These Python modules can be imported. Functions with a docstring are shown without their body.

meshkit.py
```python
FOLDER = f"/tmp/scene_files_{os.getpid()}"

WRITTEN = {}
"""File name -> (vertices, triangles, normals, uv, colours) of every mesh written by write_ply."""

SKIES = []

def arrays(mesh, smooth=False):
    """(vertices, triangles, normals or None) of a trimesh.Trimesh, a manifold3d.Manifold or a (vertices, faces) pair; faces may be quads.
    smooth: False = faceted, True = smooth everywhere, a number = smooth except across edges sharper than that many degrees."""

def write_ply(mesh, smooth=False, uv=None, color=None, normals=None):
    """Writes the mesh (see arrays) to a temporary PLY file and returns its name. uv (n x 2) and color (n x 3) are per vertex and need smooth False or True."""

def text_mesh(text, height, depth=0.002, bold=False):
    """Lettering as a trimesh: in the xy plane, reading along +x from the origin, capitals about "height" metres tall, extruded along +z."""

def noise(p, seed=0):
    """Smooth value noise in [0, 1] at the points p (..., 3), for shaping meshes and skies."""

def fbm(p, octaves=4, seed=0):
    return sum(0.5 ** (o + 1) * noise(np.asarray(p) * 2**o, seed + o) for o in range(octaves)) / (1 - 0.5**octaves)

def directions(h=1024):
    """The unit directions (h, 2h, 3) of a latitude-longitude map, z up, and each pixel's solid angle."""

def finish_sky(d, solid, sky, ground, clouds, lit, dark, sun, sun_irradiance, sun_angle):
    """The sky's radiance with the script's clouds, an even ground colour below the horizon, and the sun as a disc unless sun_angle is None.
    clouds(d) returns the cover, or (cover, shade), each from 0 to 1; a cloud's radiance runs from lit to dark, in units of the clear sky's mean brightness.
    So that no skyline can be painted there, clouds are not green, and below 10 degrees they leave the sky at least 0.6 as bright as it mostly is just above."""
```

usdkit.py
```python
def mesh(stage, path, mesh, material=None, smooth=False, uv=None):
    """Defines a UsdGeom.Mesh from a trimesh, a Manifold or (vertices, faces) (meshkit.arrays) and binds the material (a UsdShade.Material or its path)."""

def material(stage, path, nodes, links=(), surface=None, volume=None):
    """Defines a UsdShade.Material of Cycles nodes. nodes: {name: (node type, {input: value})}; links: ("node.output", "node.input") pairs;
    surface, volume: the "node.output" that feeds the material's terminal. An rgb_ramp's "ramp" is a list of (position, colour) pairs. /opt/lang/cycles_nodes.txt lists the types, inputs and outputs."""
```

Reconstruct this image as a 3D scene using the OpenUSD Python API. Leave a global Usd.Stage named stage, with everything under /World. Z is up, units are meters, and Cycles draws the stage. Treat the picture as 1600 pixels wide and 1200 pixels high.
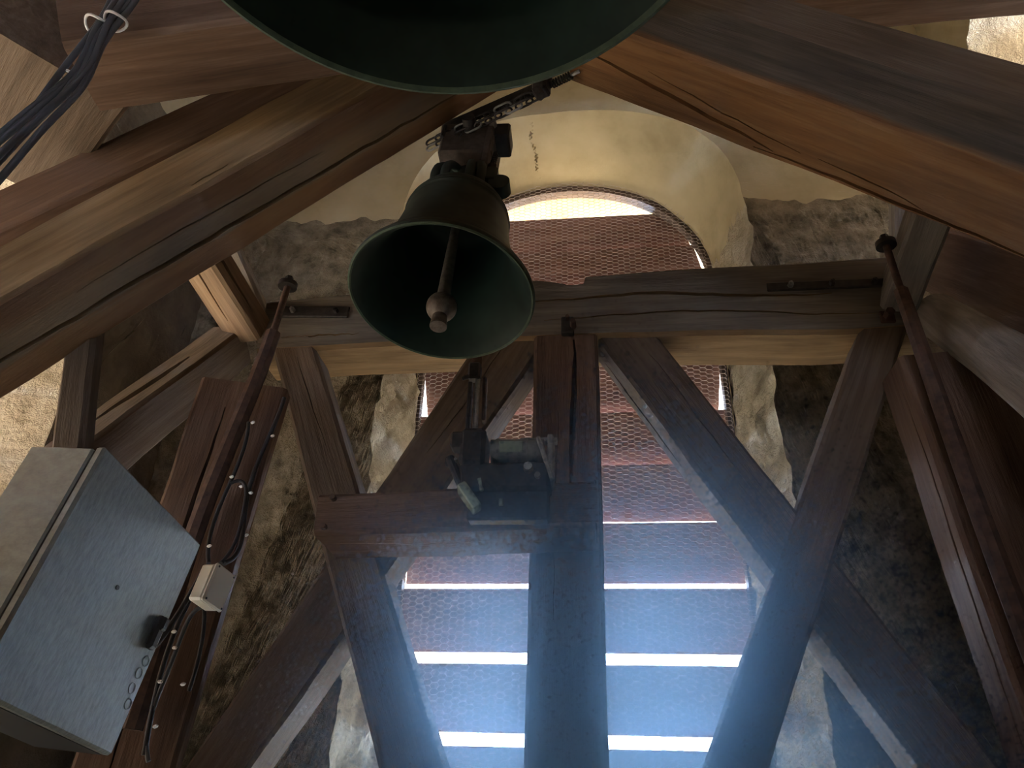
import math, random
import numpy as np, trimesh, usdkit, meshkit
from shapely.geometry import Polygon
from pxr import Usd, UsdGeom, UsdLux, UsdShade, Gf, Sdf

random.seed(7)
stage = Usd.Stage.CreateInMemory()
UsdGeom.SetStageUpAxis(stage, UsdGeom.Tokens.z)
UsdGeom.SetStageMetersPerUnit(stage, 1.0)
UsdGeom.Xform.Define(stage, '/World')
UsdGeom.Scope.Define(stage, '/World/Looks')

# ------------------------------------------------------------------ camera, sky, exposure
EXPOSURE = 2.45
HAZE = 1.5
EYE = np.array([0.0, 0.0, 1.6])
PITCH, YAW, ROLL, FPX = math.radians(30), math.radians(7), math.radians(1.9), 1200.0
FW = np.array([-math.sin(YAW) * math.cos(PITCH), math.cos(YAW) * math.cos(PITCH), math.sin(PITCH)])
_r = np.array([math.cos(YAW), math.sin(YAW), 0.0]); _u = np.cross(_r, FW)
RT = _r * math.cos(ROLL) + _u * math.sin(ROLL)
UP = -_r * math.sin(ROLL) + _u * math.cos(ROLL)
cam = UsdGeom.Camera.Define(stage, '/World/camera')
cam.CreateHorizontalApertureAttr(36.0)
cam.CreateVerticalApertureAttr(27.0)
cam.CreateFocalLengthAttr(36.0 * FPX / 1600)
cam.CreateClippingRangeAttr(Gf.Vec2f(0.02, 1000))
cam.CreateExposureAttr(EXPOSURE)
M4 = np.eye(4); M4[0, :3], M4[1, :3], M4[2, :3], M4[3, :3] = RT, UP, -FW, EYE
cam.AddTransformOp().Set(Gf.Matrix4d(M4.tolist()))

SKY_ZENITH, SKY_LOW, GROUND = (2.4, 3.7, 5.8), (6.4, 8.2, 11.0), (2.2, 1.78, 1.22)
sky = UsdLux.DomeLight.Define(stage, '/World/sky')
sky.CreateIntensityAttr(1.0)
skymat = usdkit.material(stage, '/World/Looks/sky', {
    'tc': ('texture_coordinate', {}), 'sep': ('separate_xyz', {}),
    'mr': ('map_range', {'from_min': -1.0, 'from_max': 1.0, 'to_min': 0.0, 'to_max': 1.0}),
    'ramp': ('rgb_ramp', {'ramp': [(0, GROUND), (0.485, GROUND), (0.5, SKY_LOW), (0.60, tuple(0.6 * a + 0.4 * b for a, b in zip(SKY_LOW, SKY_ZENITH))), (1, SKY_ZENITH)]}),
    'bg': ('background_shader', {'strength': 1.0})},
    [('tc.generated', 'sep.vector'), ('sep.z', 'mr.value'), ('mr.result', 'ramp.fac'), ('ramp.color', 'bg.color')], surface='bg.background')
UsdShade.MaterialBindingAPI.Apply(sky.GetPrim()).Bind(skymat)

# ------------------------------------------------------------------ helpers
def ray(x, y):
    d = FW + (x - 800) / FPX * RT + (600 - y) / FPX * UP
    return d / np.linalg.norm(d)
def at(x, y, Y):                       # the point seen at a pixel of the photograph, on the vertical plane y = Y
    d = ray(x, y); return EYE + d * Y / d[1]
def atx(x, y, X):
    d = ray(x, y); return EYE + d * X / d[0]
def atz(x, y, Z):
    d = ray(x, y); return EYE + d * (Z - EYE[2]) / d[2]
def unit(v):
    v = np.asarray(v, float); return v / np.linalg.norm(v)

used = {}
def numbered(parent, name):
    k = (parent, name); n = used.get(k, 0); used[k] = n + 1
    return name if n == 0 else f'{name}_{n:03d}'
def path_of(p):
    return '/World' if p is None else str(p.GetPath())
def tag(prim, label=None, category=None, group=None, kind=None):
    for k, v in (('label', label), ('category', category), ('group', group), ('kind', kind)):
        if v: prim.SetCustomDataByKey(k, v)
    return prim
def mat4(R=np.eye(3), t=(0, 0, 0)):    # columns of R are the local axes
    m = np.eye(4); m[:3, :3] = R; m[:3, 3] = t; return m
def setm(prim, m):
    UsdGeom.Xformable(prim).AddTransformOp().Set(Gf.Matrix4d(np.asarray(m).T.tolist()))
def thing(name, label, category, m=None, group=None, kind=None):
    x = UsdGeom.Xform.Define(stage, '/World/' + numbered('/World', name)).GetPrim()
    if m is not None: setm(x, m)
    return tag(x, label, category, group, kind)
def obj(name, mesh, material, parent=None, m=None, smooth=30, label=None, category=None, group=None, kind=None):
    p = path_of(parent)
    g = usdkit.mesh(stage, f'{p}/{numbered(p, name)}', mesh, material, smooth=smooth)
    if m is not None: setm(g.GetPrim(), m)
    return tag(g.GetPrim(), label, category, group, kind)
def cat(*ms):
    return trimesh.util.concatenate(list(ms))
def boxm(size, c=(0, 0, 0), R=None, bev=0.0):
    s = np.asarray(size, float)
    if bev:
        b = min(bev, s.min() * .45)
        pts = []
        for sx in (-1, 1):
            for sy in (-1, 1):
                for sz in (-1, 1):
                    k = np.array([sx, sy, sz])
                    for a in range(3):
                        q = k * (s / 2 - b); q = q.astype(float); q[a] = k[a] * s[a] / 2; pts.append(q)
        m = trimesh.convex.convex_hull(np.array(pts))
    else:
        m = trimesh.creation.box(s)
    if R is not None: m.apply_transform(mat4(R))
    m.apply_translation(c); return m
def cyl(p0, p1, r0, r1=None, n=16):
    return tube([p0, p1], [r0, r0 if r1 is None else r1], n)
def tube(pts, rad, n=10, caps=True):
    p = np.asarray(pts, float); k = len(p); rad = np.broadcast_to(np.asarray(rad, float), (k,))
    t = np.gradient(p, axis=0); t /= np.linalg.norm(t, axis=1, keepdims=True) + 1e-12
    ref = np.array([0, 0, 1.0]) if abs(t[0][2]) < .8 else np.array([1.0, 0, 0])
    a = np.cross(t[0], ref); a /= np.linalg.norm(a); A = []
    for i in range(k):
        a = a - t[i] * (a @ t[i]); a /= np.linalg.norm(a); A.append(a.copy())
    A = np.array(A); B = np.cross(t, A); th = np.arange(n) * 2 * np.pi / n
    v = (p[:, None] + rad[:, None, None] * (np.cos(th)[None, :, None] * A[:, None] + np.sin(th)[None, :, None] * B[:, None])).reshape(-1, 3)
    f = []
    for i in range(k - 1):
        for j in range(n):
            q = [i * n + j, i * n + (j + 1) % n, (i + 1) * n + (j + 1) % n, (i + 1) * n + j]
            f += [[q[0], q[1], q[2]], [q[0], q[2], q[3]]]
    if caps:
        v = np.vstack([v, p[0], p[-1]])
        for j in range(n):
            f += [[k * n, (j + 1) % n, j], [k * n + 1, (k - 1) * n + j, (k - 1) * n + (j + 1) % n]]
    return trimesh.Trimesh(v, f, process=False)
def spline(pts, n=40):
    from scipy.interpolate import CubicSpline
    p = np.asarray(pts, float); s = np.r_[0, np.cumsum(np.linalg.norm(np.diff(p, axis=0), axis=1))]
    return CubicSpline(s, p)(np.linspace(0, s[-1], n))
def lathe(prof, n=72):                 # closed profile (r, z), about z
    p = np.asarray(prof, float); k = len(p); th = np.arange(n) * 2 * np.pi / n
    v = np.stack([p[:, 0][:, None] * np.cos(th), p[:, 0][:, None] * np.sin(th), np.broadcast_to(p[:, 1][:, None], (k, n))], -1).reshape(-1, 3)
    f = []
    for i in range(k - 1):
        for j in range(n):
            a, b, c, d = i * n + j, i * n + (j + 1) % n, (i + 1) * n + (j + 1) % n, (i + 1) * n + j
            f += [[a, b, c], [a, c, d]]
    m = trimesh.Trimesh(v, f, process=False); m.merge_vertices(); m.update_faces(m.nondegenerate_faces()); return m
def axes_from(x, hint=(0, 0, 1)):      # rotation whose first column is x
    x = unit(x); z = np.asarray(hint, float); z = unit(z - x * (z @ x)); return np.stack([x, np.cross(z, x), z], 1)
def zaxes(z, hint=(1, 0, 0)):
    z = unit(z); x = np.asarray(hint, float); x = unit(x - z * (x @ z)); return np.stack([x, np.cross(z, x), z], 1)
def fb(p, s, seed=0, o=3):
    return meshkit.fbm(np.asarray(p) * s + 37.3, o, seed) - .5

# ------------------------------------------------------------------ materials
def mat(name, nodes, links, surface='p.BSDF', volume=None):
    return usdkit.material(stage, '/World/Looks/' + name, nodes, links, surface=surface, volume=volume)
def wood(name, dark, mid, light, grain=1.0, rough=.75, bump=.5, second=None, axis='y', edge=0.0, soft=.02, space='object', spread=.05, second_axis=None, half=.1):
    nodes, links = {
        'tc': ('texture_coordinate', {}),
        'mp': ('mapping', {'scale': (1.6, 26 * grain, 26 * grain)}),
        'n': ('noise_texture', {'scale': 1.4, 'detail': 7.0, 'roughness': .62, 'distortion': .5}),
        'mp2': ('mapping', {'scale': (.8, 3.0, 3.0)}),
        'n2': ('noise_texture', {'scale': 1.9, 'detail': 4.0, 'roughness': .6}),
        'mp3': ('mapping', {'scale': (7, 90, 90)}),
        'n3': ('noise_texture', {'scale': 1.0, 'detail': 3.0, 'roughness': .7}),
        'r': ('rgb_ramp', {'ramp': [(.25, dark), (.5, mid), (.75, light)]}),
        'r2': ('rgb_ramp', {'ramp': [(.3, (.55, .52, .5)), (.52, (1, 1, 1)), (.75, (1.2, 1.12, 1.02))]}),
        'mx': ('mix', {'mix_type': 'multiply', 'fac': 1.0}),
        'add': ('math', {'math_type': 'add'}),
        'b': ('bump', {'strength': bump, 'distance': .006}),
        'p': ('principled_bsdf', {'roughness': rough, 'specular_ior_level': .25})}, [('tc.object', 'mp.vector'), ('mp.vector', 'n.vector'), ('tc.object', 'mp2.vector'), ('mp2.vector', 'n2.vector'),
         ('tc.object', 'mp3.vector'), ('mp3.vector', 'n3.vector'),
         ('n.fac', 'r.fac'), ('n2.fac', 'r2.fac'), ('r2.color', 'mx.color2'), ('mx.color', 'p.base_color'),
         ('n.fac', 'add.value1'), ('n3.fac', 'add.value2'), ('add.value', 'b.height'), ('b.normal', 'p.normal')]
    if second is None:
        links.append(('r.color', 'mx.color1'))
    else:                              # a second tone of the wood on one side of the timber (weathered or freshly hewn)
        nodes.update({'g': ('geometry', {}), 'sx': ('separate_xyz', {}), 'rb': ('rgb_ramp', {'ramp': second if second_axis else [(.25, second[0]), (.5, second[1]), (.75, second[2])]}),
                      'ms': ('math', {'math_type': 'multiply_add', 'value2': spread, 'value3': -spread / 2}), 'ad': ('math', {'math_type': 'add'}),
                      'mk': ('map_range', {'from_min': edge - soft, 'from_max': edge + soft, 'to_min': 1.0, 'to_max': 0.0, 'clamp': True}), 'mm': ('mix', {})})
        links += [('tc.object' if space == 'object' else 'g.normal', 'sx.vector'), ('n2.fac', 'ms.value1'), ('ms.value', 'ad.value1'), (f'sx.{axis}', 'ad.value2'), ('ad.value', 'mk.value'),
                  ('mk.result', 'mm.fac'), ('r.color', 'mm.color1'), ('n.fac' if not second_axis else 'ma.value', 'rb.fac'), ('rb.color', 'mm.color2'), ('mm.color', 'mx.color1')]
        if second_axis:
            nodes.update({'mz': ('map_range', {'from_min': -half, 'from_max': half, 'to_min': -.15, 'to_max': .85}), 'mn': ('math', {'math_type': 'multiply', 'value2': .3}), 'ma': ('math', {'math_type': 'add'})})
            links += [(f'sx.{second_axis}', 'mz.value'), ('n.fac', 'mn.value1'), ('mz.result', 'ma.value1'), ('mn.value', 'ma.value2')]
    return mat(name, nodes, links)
def plaster(name, c1, c2, c3, scale=3.0, bump=.6, dist=.012, fine=38):
    return mat(name, {
        'g': ('geometry', {}),
        'n': ('noise_texture', {'scale': scale, 'detail': 8.0, 'roughness': .62}),
        'n2': ('noise_texture', {'scale': fine, 'detail': 5.0, 'roughness': .65}),
        'n3': ('noise_texture', {'scale': .9, 'detail': 3.0}),
        'r': ('rgb_ramp', {'ramp': [(.28, c1), (.5, c2), (.72, c3)]}),
        'r3': ('rgb_ramp', {'ramp': [(.35, (.72, .68, .64)), (.6, (1, 1, 1))]}),
        'mx': ('mix', {'mix_type': 'multiply', 'fac': .8}),
        'b': ('bump', {'strength': bump, 'distance': dist}),
        'p': ('principled_bsdf', {'roughness': .95, 'specular_ior_level': .1})},
        [('g.position', 'n.vector'), ('g.position', 'n2.vector'), ('g.position', 'n3.vector'), ('n.fac', 'r.fac'), ('n3.fac', 'r3.fac'),
         ('r.color', 'mx.color1'), ('r3.color', 'mx.color2'), ('mx.color', 'p.base_color'), ('n2.fac', 'b.height'), ('b.normal', 'p.normal')])
def metal(name, c1, c2, scale=30.0, rough=.55, metallic=.6, bump=.25, spec=.5):
    return mat(name, {
        'tc': ('texture_coordinate', {}),
        'n': ('noise_texture', {'scale': scale, 'detail': 6.0, 'roughness': .65}),
        'r': ('rgb_ramp', {'ramp': [(.32, c1), (.68, c2)]}),
        'b': ('bump', {'strength': bump, 'distance': .003}),
        'p': ('principled_bsdf', {'roughness': rough, 'metallic': metallic, 'specular_ior_level': spec})},
        [('tc.object', 'n.vector'), ('n.fac', 'r.fac'), ('r.color', 'p.base_color'), ('n.fac', 'b.height'), ('b.normal', 'p.normal')])
def plain(name, c, rough=.5, metallic=0.0):
    return mat(name, {'p': ('principled_bsdf', {'base_color': c, 'roughness': rough, 'metallic': metallic})}, [])

T_TAN, T_ORANGE = ((.15, .10, .055), (.24, .165, .092), (.31, .225, .135)), ((.125, .058, .023), (.20, .10, .042), (.26, .148, .07))
T_RED, T_GREY = ((.085, .05, .035), (.145, .088, .060), (.21, .138, .10)), ((.14, .118, .098), (.235, .205, .17), (.34, .30, .255))
T_BROWN, T_PALE = ((.075, .052, .036), (.13, .094, .066), (.19, .145, .108)), ((.15, .10, .062), (.24, .165, .105), (.33, .24, .16))
W_RED, W_GREY, W_BROWN, W_PALE = (wood(n, *t) for n, t in (('wood_red', T_RED), ('wood_grey', T_GREY), ('wood_brown', T_BROWN), ('wood_pale', T_PALE)))
W_TAN = wood('wood_tan', *T_TAN, second=[(0, (.21, .105, .05)), (.30, (.24, .125, .06)), (.36, (.20, .155, .115)), (.6, (.19, .15, .115)), (.72, (.14, .07, .045)), (1, (.12, .06, .04))], axis='y', edge=-.095, soft=.008, spread=.02, second_axis='z', half=.13)
W_ORANGE = wood('wood_orange', (.05, .039, .029), (.09, .072, .054), (.14, .115, .088), second=T_ORANGE, axis='y', edge=-.085, soft=.012, spread=.09)
W_STRUT = wood('wood_strut', *T_GREY, second=T_BROWN, axis='y', edge=-.06, soft=.006, spread=.01)
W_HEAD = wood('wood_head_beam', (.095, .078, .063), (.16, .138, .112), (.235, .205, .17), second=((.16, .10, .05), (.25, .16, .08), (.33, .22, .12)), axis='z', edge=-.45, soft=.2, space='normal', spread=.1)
W_FRAME = wood('wood_frame', (.07, .05, .045), (.12, .09, .08), (.17, .13, .115))
W_FLOOR = wood('wood_floor', (.04, .03, .024), (.07, .055, .044), (.10, .08, .065))
SLAT = wood('louvre_paint', (.19, .10, .082), (.28, .16, .135), (.36, .23, .195), rough=.6, bump=.2)
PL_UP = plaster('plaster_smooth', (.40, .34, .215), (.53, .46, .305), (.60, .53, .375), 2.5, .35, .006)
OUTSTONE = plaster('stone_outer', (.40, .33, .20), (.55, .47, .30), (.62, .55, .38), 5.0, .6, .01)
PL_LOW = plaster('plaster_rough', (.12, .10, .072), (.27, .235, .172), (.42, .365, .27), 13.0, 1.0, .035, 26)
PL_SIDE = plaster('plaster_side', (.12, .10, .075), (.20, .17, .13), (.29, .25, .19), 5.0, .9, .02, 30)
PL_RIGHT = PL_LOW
STONE = plaster('stone_pale', (.40, .35, .25), (.62, .56, .43), (.74, .70, .58), 9.0, 1.0, .035, 42)
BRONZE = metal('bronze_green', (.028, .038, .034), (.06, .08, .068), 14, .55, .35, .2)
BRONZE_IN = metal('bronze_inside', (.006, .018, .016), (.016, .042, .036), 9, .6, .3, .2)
PATINA = metal('bronze_patina', (.035, .06, .04), (.075, .11, .07), 30, .7, .2, .4)
IRON = metal('iron_dark', (.025, .022, .022), (.06, .052, .05), 40, .55, .6)
RUST = metal('iron_rust', (.05, .028, .021), (.12, .066, .045), 35, .75, .25)
STEEL = metal('steel_dull', (.20, .20, .19), (.36, .36, .34), 40, .45, .8)
HEADIRON = metal('headstock_iron', (.06, .047, .04), (.135, .108, .09), 30, .7, .3)
CLAPPER = metal('clapper_iron', (.10, .085, .075), (.24, .21, .19), 45, .5, .5)
MOTOR = metal('motor_paint', (.16, .165, .16), (.26, .265, .25), 25, .5, .2)
GREENPLATE = metal('green_plate', (.22, .28, .22), (.36, .42, .34), 25, .45, .2)
WIRE = metal('galvanised_wire', (.42, .36, .34), (.62, .55, .52), 60, .45, .5)
RUBBER = plain('black_rubber', (.018, .018, .02), .55)
GREYCABLE = plain('grey_cable', (.07, .075, .08), .5)
TIE = plain('white_tie', (.75, .74, .72), .5)
PLASTIC = plain('cream_plastic', (.66, .62, .52), .4)
BLACKP = plain('black_plastic', (.03, .032, .035), .4)
CABINET = mat('cabinet_paint', {
    'tc': ('texture_coordinate', {}), 'n': ('noise_texture', {'scale': 26.0, 'detail': 6.0, 'roughness': .7}),
    'mp': ('mapping', {'scale': (1.0, 6.0, 1.6)}),
    'r': ('rgb_ramp', {'ramp': [(.3, (.29, .325, .315)), (.7, (.335, .37, .355))]}),
    'mr': ('map_range', {'from_min': .3, 'from_max': .7, 'to_min': .26, 'to_max': .38}),
    'b': ('bump', {'strength': .12, 'distance': .002}),
    'p': ('principled_bsdf', {'metallic': .35, 'specular_ior_level': .6})},
    [('tc.object', 'mp.vector'), ('mp.vector', 'n.vector'), ('n.fac', 'r.fac'), ('r.color', 'p.base_color'), ('n.fac', 'mr.value'), ('mr.result', 'p.roughness'), ('n.fac', 'b.height'), ('b.normal', 'p.normal')])

# ------------------------------------------------------------------ timbers
def ring_section(w, h, ch, k=5):
    """points of a chamfered rectangle w (local y) x h (local z), k points a side"""
    pts = []
    c = [(-w / 2, -h / 2), (w / 2, -h / 2), (w / 2, h / 2), (-w / 2, h / 2)]
    for i in range(4):
        a, b = np.array(c[i]), np.array(c[(i + 1) % 4]); d = (b - a) / np.linalg.norm(b - a)
        for t in np.linspace(0, 1, k): pts.append(a + d * ch + (b - a - 2 * d * ch) * t)
    return np.array(pts)
def timber(L, s0, s1, seed=0, ch=.012, wob=.006, cracks=(), bow=0.0, step=.05):
    """hewn beam along local x from 0 to L, tapering from section s0 to s1; cracks: (face, x0, x1, offset, width, depth), face 0 = -z, 1 = +y, 2 = +z, 3 = -y"""
    n = max(4, int(L / step)); xs = np.linspace(0, L, n + 1); V = []
    for x in xs:
        t = x / L; w = s0[0] * (1 - t) + s1[0] * t; h = s0[1] * (1 - t) + s1[1] * t
        r = ring_section(w, h, ch); V.append(np.column_stack([np.full(len(r), x), r]))
    m = len(V[0]); V = np.vstack(V)
    P = V + seed * 5.17
    V[:, 1] += wob * 2 * fb(P * [1, 1.0, 1.0], 3.0, seed) + wob * fb(P * [.6, 1, 1], 14.0, seed + 9)
    V[:, 2] += wob * 2 * fb(P + 11.3, 3.0, seed + 3) + wob * fb((P + 3.1) * [.6, 1, 1], 14.0, seed + 5) + bow * np.sin(np.pi * V[:, 0] / L)
    f = []
    for i in range(n):
        for j in range(m):
            a, b, c, d = i * m + j, i * m + (j + 1) % m, (i + 1) * m + (j + 1) % m, (i + 1) * m + j
            f += [[a, c, b], [a, d, c]]
    c0, c1 = len(V), len(V) + 1
    V = np.vstack([V, V[:m].mean(0), V[n * m:(n + 1) * m].mean(0)])
    for j in range(m):
        f += [[c0, j, (j + 1) % m], [c1, n * m + (j + 1) % m, n * m + j]]
    mesh = trimesh.Trimesh(V, f, process=False)
    if mesh.volume < 0: mesh.invert()
    rng = random.Random(seed + 100)
    for face, x0, x1, off, wd, dp in cracks:
        k = max(6, int(abs(x1 - x0) / .05)); A = []
        ph = rng.random() * 9
        for i in range(k + 1):
            t = i / k; x = x0 + (x1 - x0) * t
            w = s0[0] * (1 - x / L) + s1[0] * x / L; h = s0[1] * (1 - x / L) + s1[1] * x / L
            o = (off if np.isscalar(off) else off[0] + (off[1] - off[0]) * t) + .008 * math.sin(ph + 3.1 * t) + rng.uniform(-.003, .003)
            e = max(.12, math.sin(math.pi * min(max(t, .03), .97)) ** .6) * wd / 2
            s = {0: (o, -h / 2, 0, -1), 1: (w / 2, o, 1, 0), 2: (o, h / 2, 0, 1), 3: (-w / 2, o, -1, 0)}[face]
            N = np.array([0, s[2], s[3]]); Tn = np.array([0, abs(s[3]), abs(s[2])]); C = np.array([x, s[0], s[1]])
            A.append([C + N * .02 - Tn * e * 1.6, C + N * .02 + Tn * e * 1.6, C - N * dp + Tn * e * .25, C - N * dp - Tn * e * .25])
        A = np.array(A).reshape(-1, 3); F = []
        for i in range(k):
            for j in range(4):
                a, b, c, d = i * 4 + j, i * 4 + (j + 1) % 4, (i + 1) * 4 + (j + 1) % 4, (i + 1) * 4 + j
                F += [[a, b, c], [a, c, d]]
        F += [[0, 2, 1], [0, 3, 2], [k * 4, k * 4 + 1, k * 4 + 2], [k * 4, k * 4 + 2, k * 4 + 3]]
        cut = trimesh.Trimesh(A, F, process=False)
        if cut.volume < 0: cut.invert()
        try:
            out = trimesh.boolean.difference([mesh, cut], engine='manifold')
            if len(out.faces) > 50: mesh = out
        except Exception:
            pass
    return mesh
def place_timber(name, B0, B1, d1, d3, s0, s1, material, label, seed=0, ext=(0, 0), category='beam', group=None, parent=None, **kw):
    """B0-B1 is one long edge; d1 and d3 are the directions of the two faces that meet there"""
    B0, B1 = np.asarray(B0, float), np.asarray(B1, float); ax = unit(B1 - B0)
    y = np.asarray(d1, float); y = unit(y - ax * (y @ ax)); z = np.cross(ax, y)
    s = 1 if z @ np.asarray(d3) > 0 else -1
    if s < 0:
        y, flip = y, True
    C0 = B0 + y * s0[0] / 2 + s * z * s0[1] / 2; C1 = B1 + y * s1[0] / 2 + s * z * s1[1] / 2
    a2 = unit(C1 - C0); C0 = C0 - a2 * ext[0]; C1 = C1 + a2 * ext[1]
    y = unit(y - a2 * (y @ a2)); R = np.stack([a2, y, np.cross(a2, y)], 1)
    me = timber(np.linalg.norm(C1 - C0), s0, s1, seed, **kw)
    return obj(name, me, material, parent, mat4(R, C0), smooth=35, label=label, category=category if parent is None else None, group=group)
def plane_timber(name, a0, b0, a1, b1, Y, depth, material, label, seed=0, category='brace', ext=(0, 0), group=None, **kw):
    """a timber whose camera side lies in the plane y = Y: a0,b0 its two edges at one end, a1,b1 at the other, in pixels"""
    A0, B0_, A1, B1_ = (at(*p, Y) for p in (a0, b0, a1, b1))
    M0, M1 = (A0 + B0_) / 2, (A1 + B1_) / 2; ax = unit(M1 - M0); n = np.cross(ax, [0, 1, 0]); n = unit(n)
    w0, w1 = abs((B0_ - A0) @ n), abs((B1_ - A1) @ n)
    M0 = M0 - ax * ext[0]; M1 = M1 + ax * ext[1]
    R = np.stack([ax, np.array([0, 1.0, 0]), np.cross(ax, [0, 1.0, 0])], 1)
    me = timber(np.linalg.norm(M1 - M0), (depth, w0), (depth, w1), seed, **kw)
    return obj(name, me, material, None, mat4(R, (M0) + np.array([0, depth / 2, 0])), smooth=35, label=label, category=category, group=group)

T = 2.30           # the camera side of the far bell frame
YW, YN = 2.95, 3.40   # inner face of the window wall, and the netting in its opening
XL, XR, YB, ZC = -1.95, 1.85, -1.9, 5.6

# ------------------------------------------------------------------ the tower room
def noise_disp(v, rough):
    v = np.asarray(v, float)
    return rough * (.030 * fb(v, 3.2, 4) + .028 * fb(v, 11.0, 6) + .016 * fb(v, 34.0, 8))
def densify(poly, size):
    v, f = trimesh.creation.triangulate_polygon(poly, engine='earcut')
    v = np.column_stack([v, np.zeros(len(v))]); v, f = trimesh.remesh.subdivide_to_size(v, f, size, max_iter=14); return v, f
def wall_panel(poly, frame, size, rough_fn):
    """poly in (s, z) of the wall; frame maps (s, z, n) to the room, n pointing into the room"""
    v, f = densify(poly, size)
    W = frame(v[:, 0], v[:, 1], 0 * v[:, 0]); N = frame(v[:, 0], v[:, 1], 0 * v[:, 0] + 1) - W
    W = W + N * (noise_disp(W, 1.0) * rough_fn(W))[:, None]
    n = np.cross(W[f[0][1]] - W[f[0][0]], W[f[0][2]] - W[f[0][0]])
    if n @ N[f[0][0]] < 0: f = f[:, ::-1]
    return trimesh.Trimesh(W, f, process=True)
def arch_curve(cx, hw, z0, zs, za, n=40, power=2.0):
    """up the left side, over the arch, down the right side"""
    pts = [(cx - hw, z) for z in np.linspace(z0, zs, 26)[:-1]]
    for t in np.linspace(math.pi, 0, n):
        c, s = math.cos(t), math.sin(t); pts.append((cx + hw * np.sign(c) * abs(c) ** (2 / power), zs + (za - zs) * abs(s) ** (2 / power)))
    pts += [(cx + hw, z) for z in np.linspace(zs, z0, 26)[1:]]
    return np.array(pts)
def reveal(inner, outer, frame, n0, n1, rough, m=16, jag=.0, seed=0, wallfn=None):
    """the splayed lining between two like-numbered curves at depths n0 and n1"""
    k = len(inner); V = []
    for j in range(m + 1):
        t = j / m; c = inner * (1 - t) + outer * t
        V.append(frame(c[:, 0], c[:, 1], np.full(k, n0 * (1 - t) + n1 * t)))
    V = np.array(V); P = V.reshape(-1, 3)
    mid = V.mean((0, 1)); dirv = P - mid; dirv[:, :] = dirv
    tang = np.gradient(V, axis=1).reshape(-1, 3); dep = np.gradient(V, axis=0).reshape(-1, 3)
    nn = np.cross(tang, dep); nn /= np.linalg.norm(nn, axis=1, keepdims=True) + 1e-9
    sgn = np.sign((nn * (mid - P)).sum(1).mean()); nn *= sgn
    amp = np.broadcast_to(rough(P), (len(P),))
    D = nn * (noise_disp(P + seed, 1.0) * amp)[:, None]
    o = frame(np.zeros(1), np.zeros(1), np.zeros(1)); Nw = (frame(np.zeros(1), np.zeros(1), np.ones(1)) - o)[0]
    if wallfn is not None:
        wj = np.repeat(np.clip(np.arange(m + 1) / 2.0, 0, 1), k)[:, None]; D = D * wj + (1 - wj) * Nw * (noise_disp(P, 1.0) * wallfn(P))[:, None]
    P = P + D
    f = []
    for j in range(m):
        for i in range(k - 1):
            a, b, c, d = j * k + i, j * k + i + 1, (j + 1) * k + i + 1, (j + 1) * k + i
            f += [[a, b, c], [a, c, d]] if sgn > 0 else [[a, c, b], [a, d, c]]
    return trimesh.Trimesh(P, f, process=False)

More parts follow.
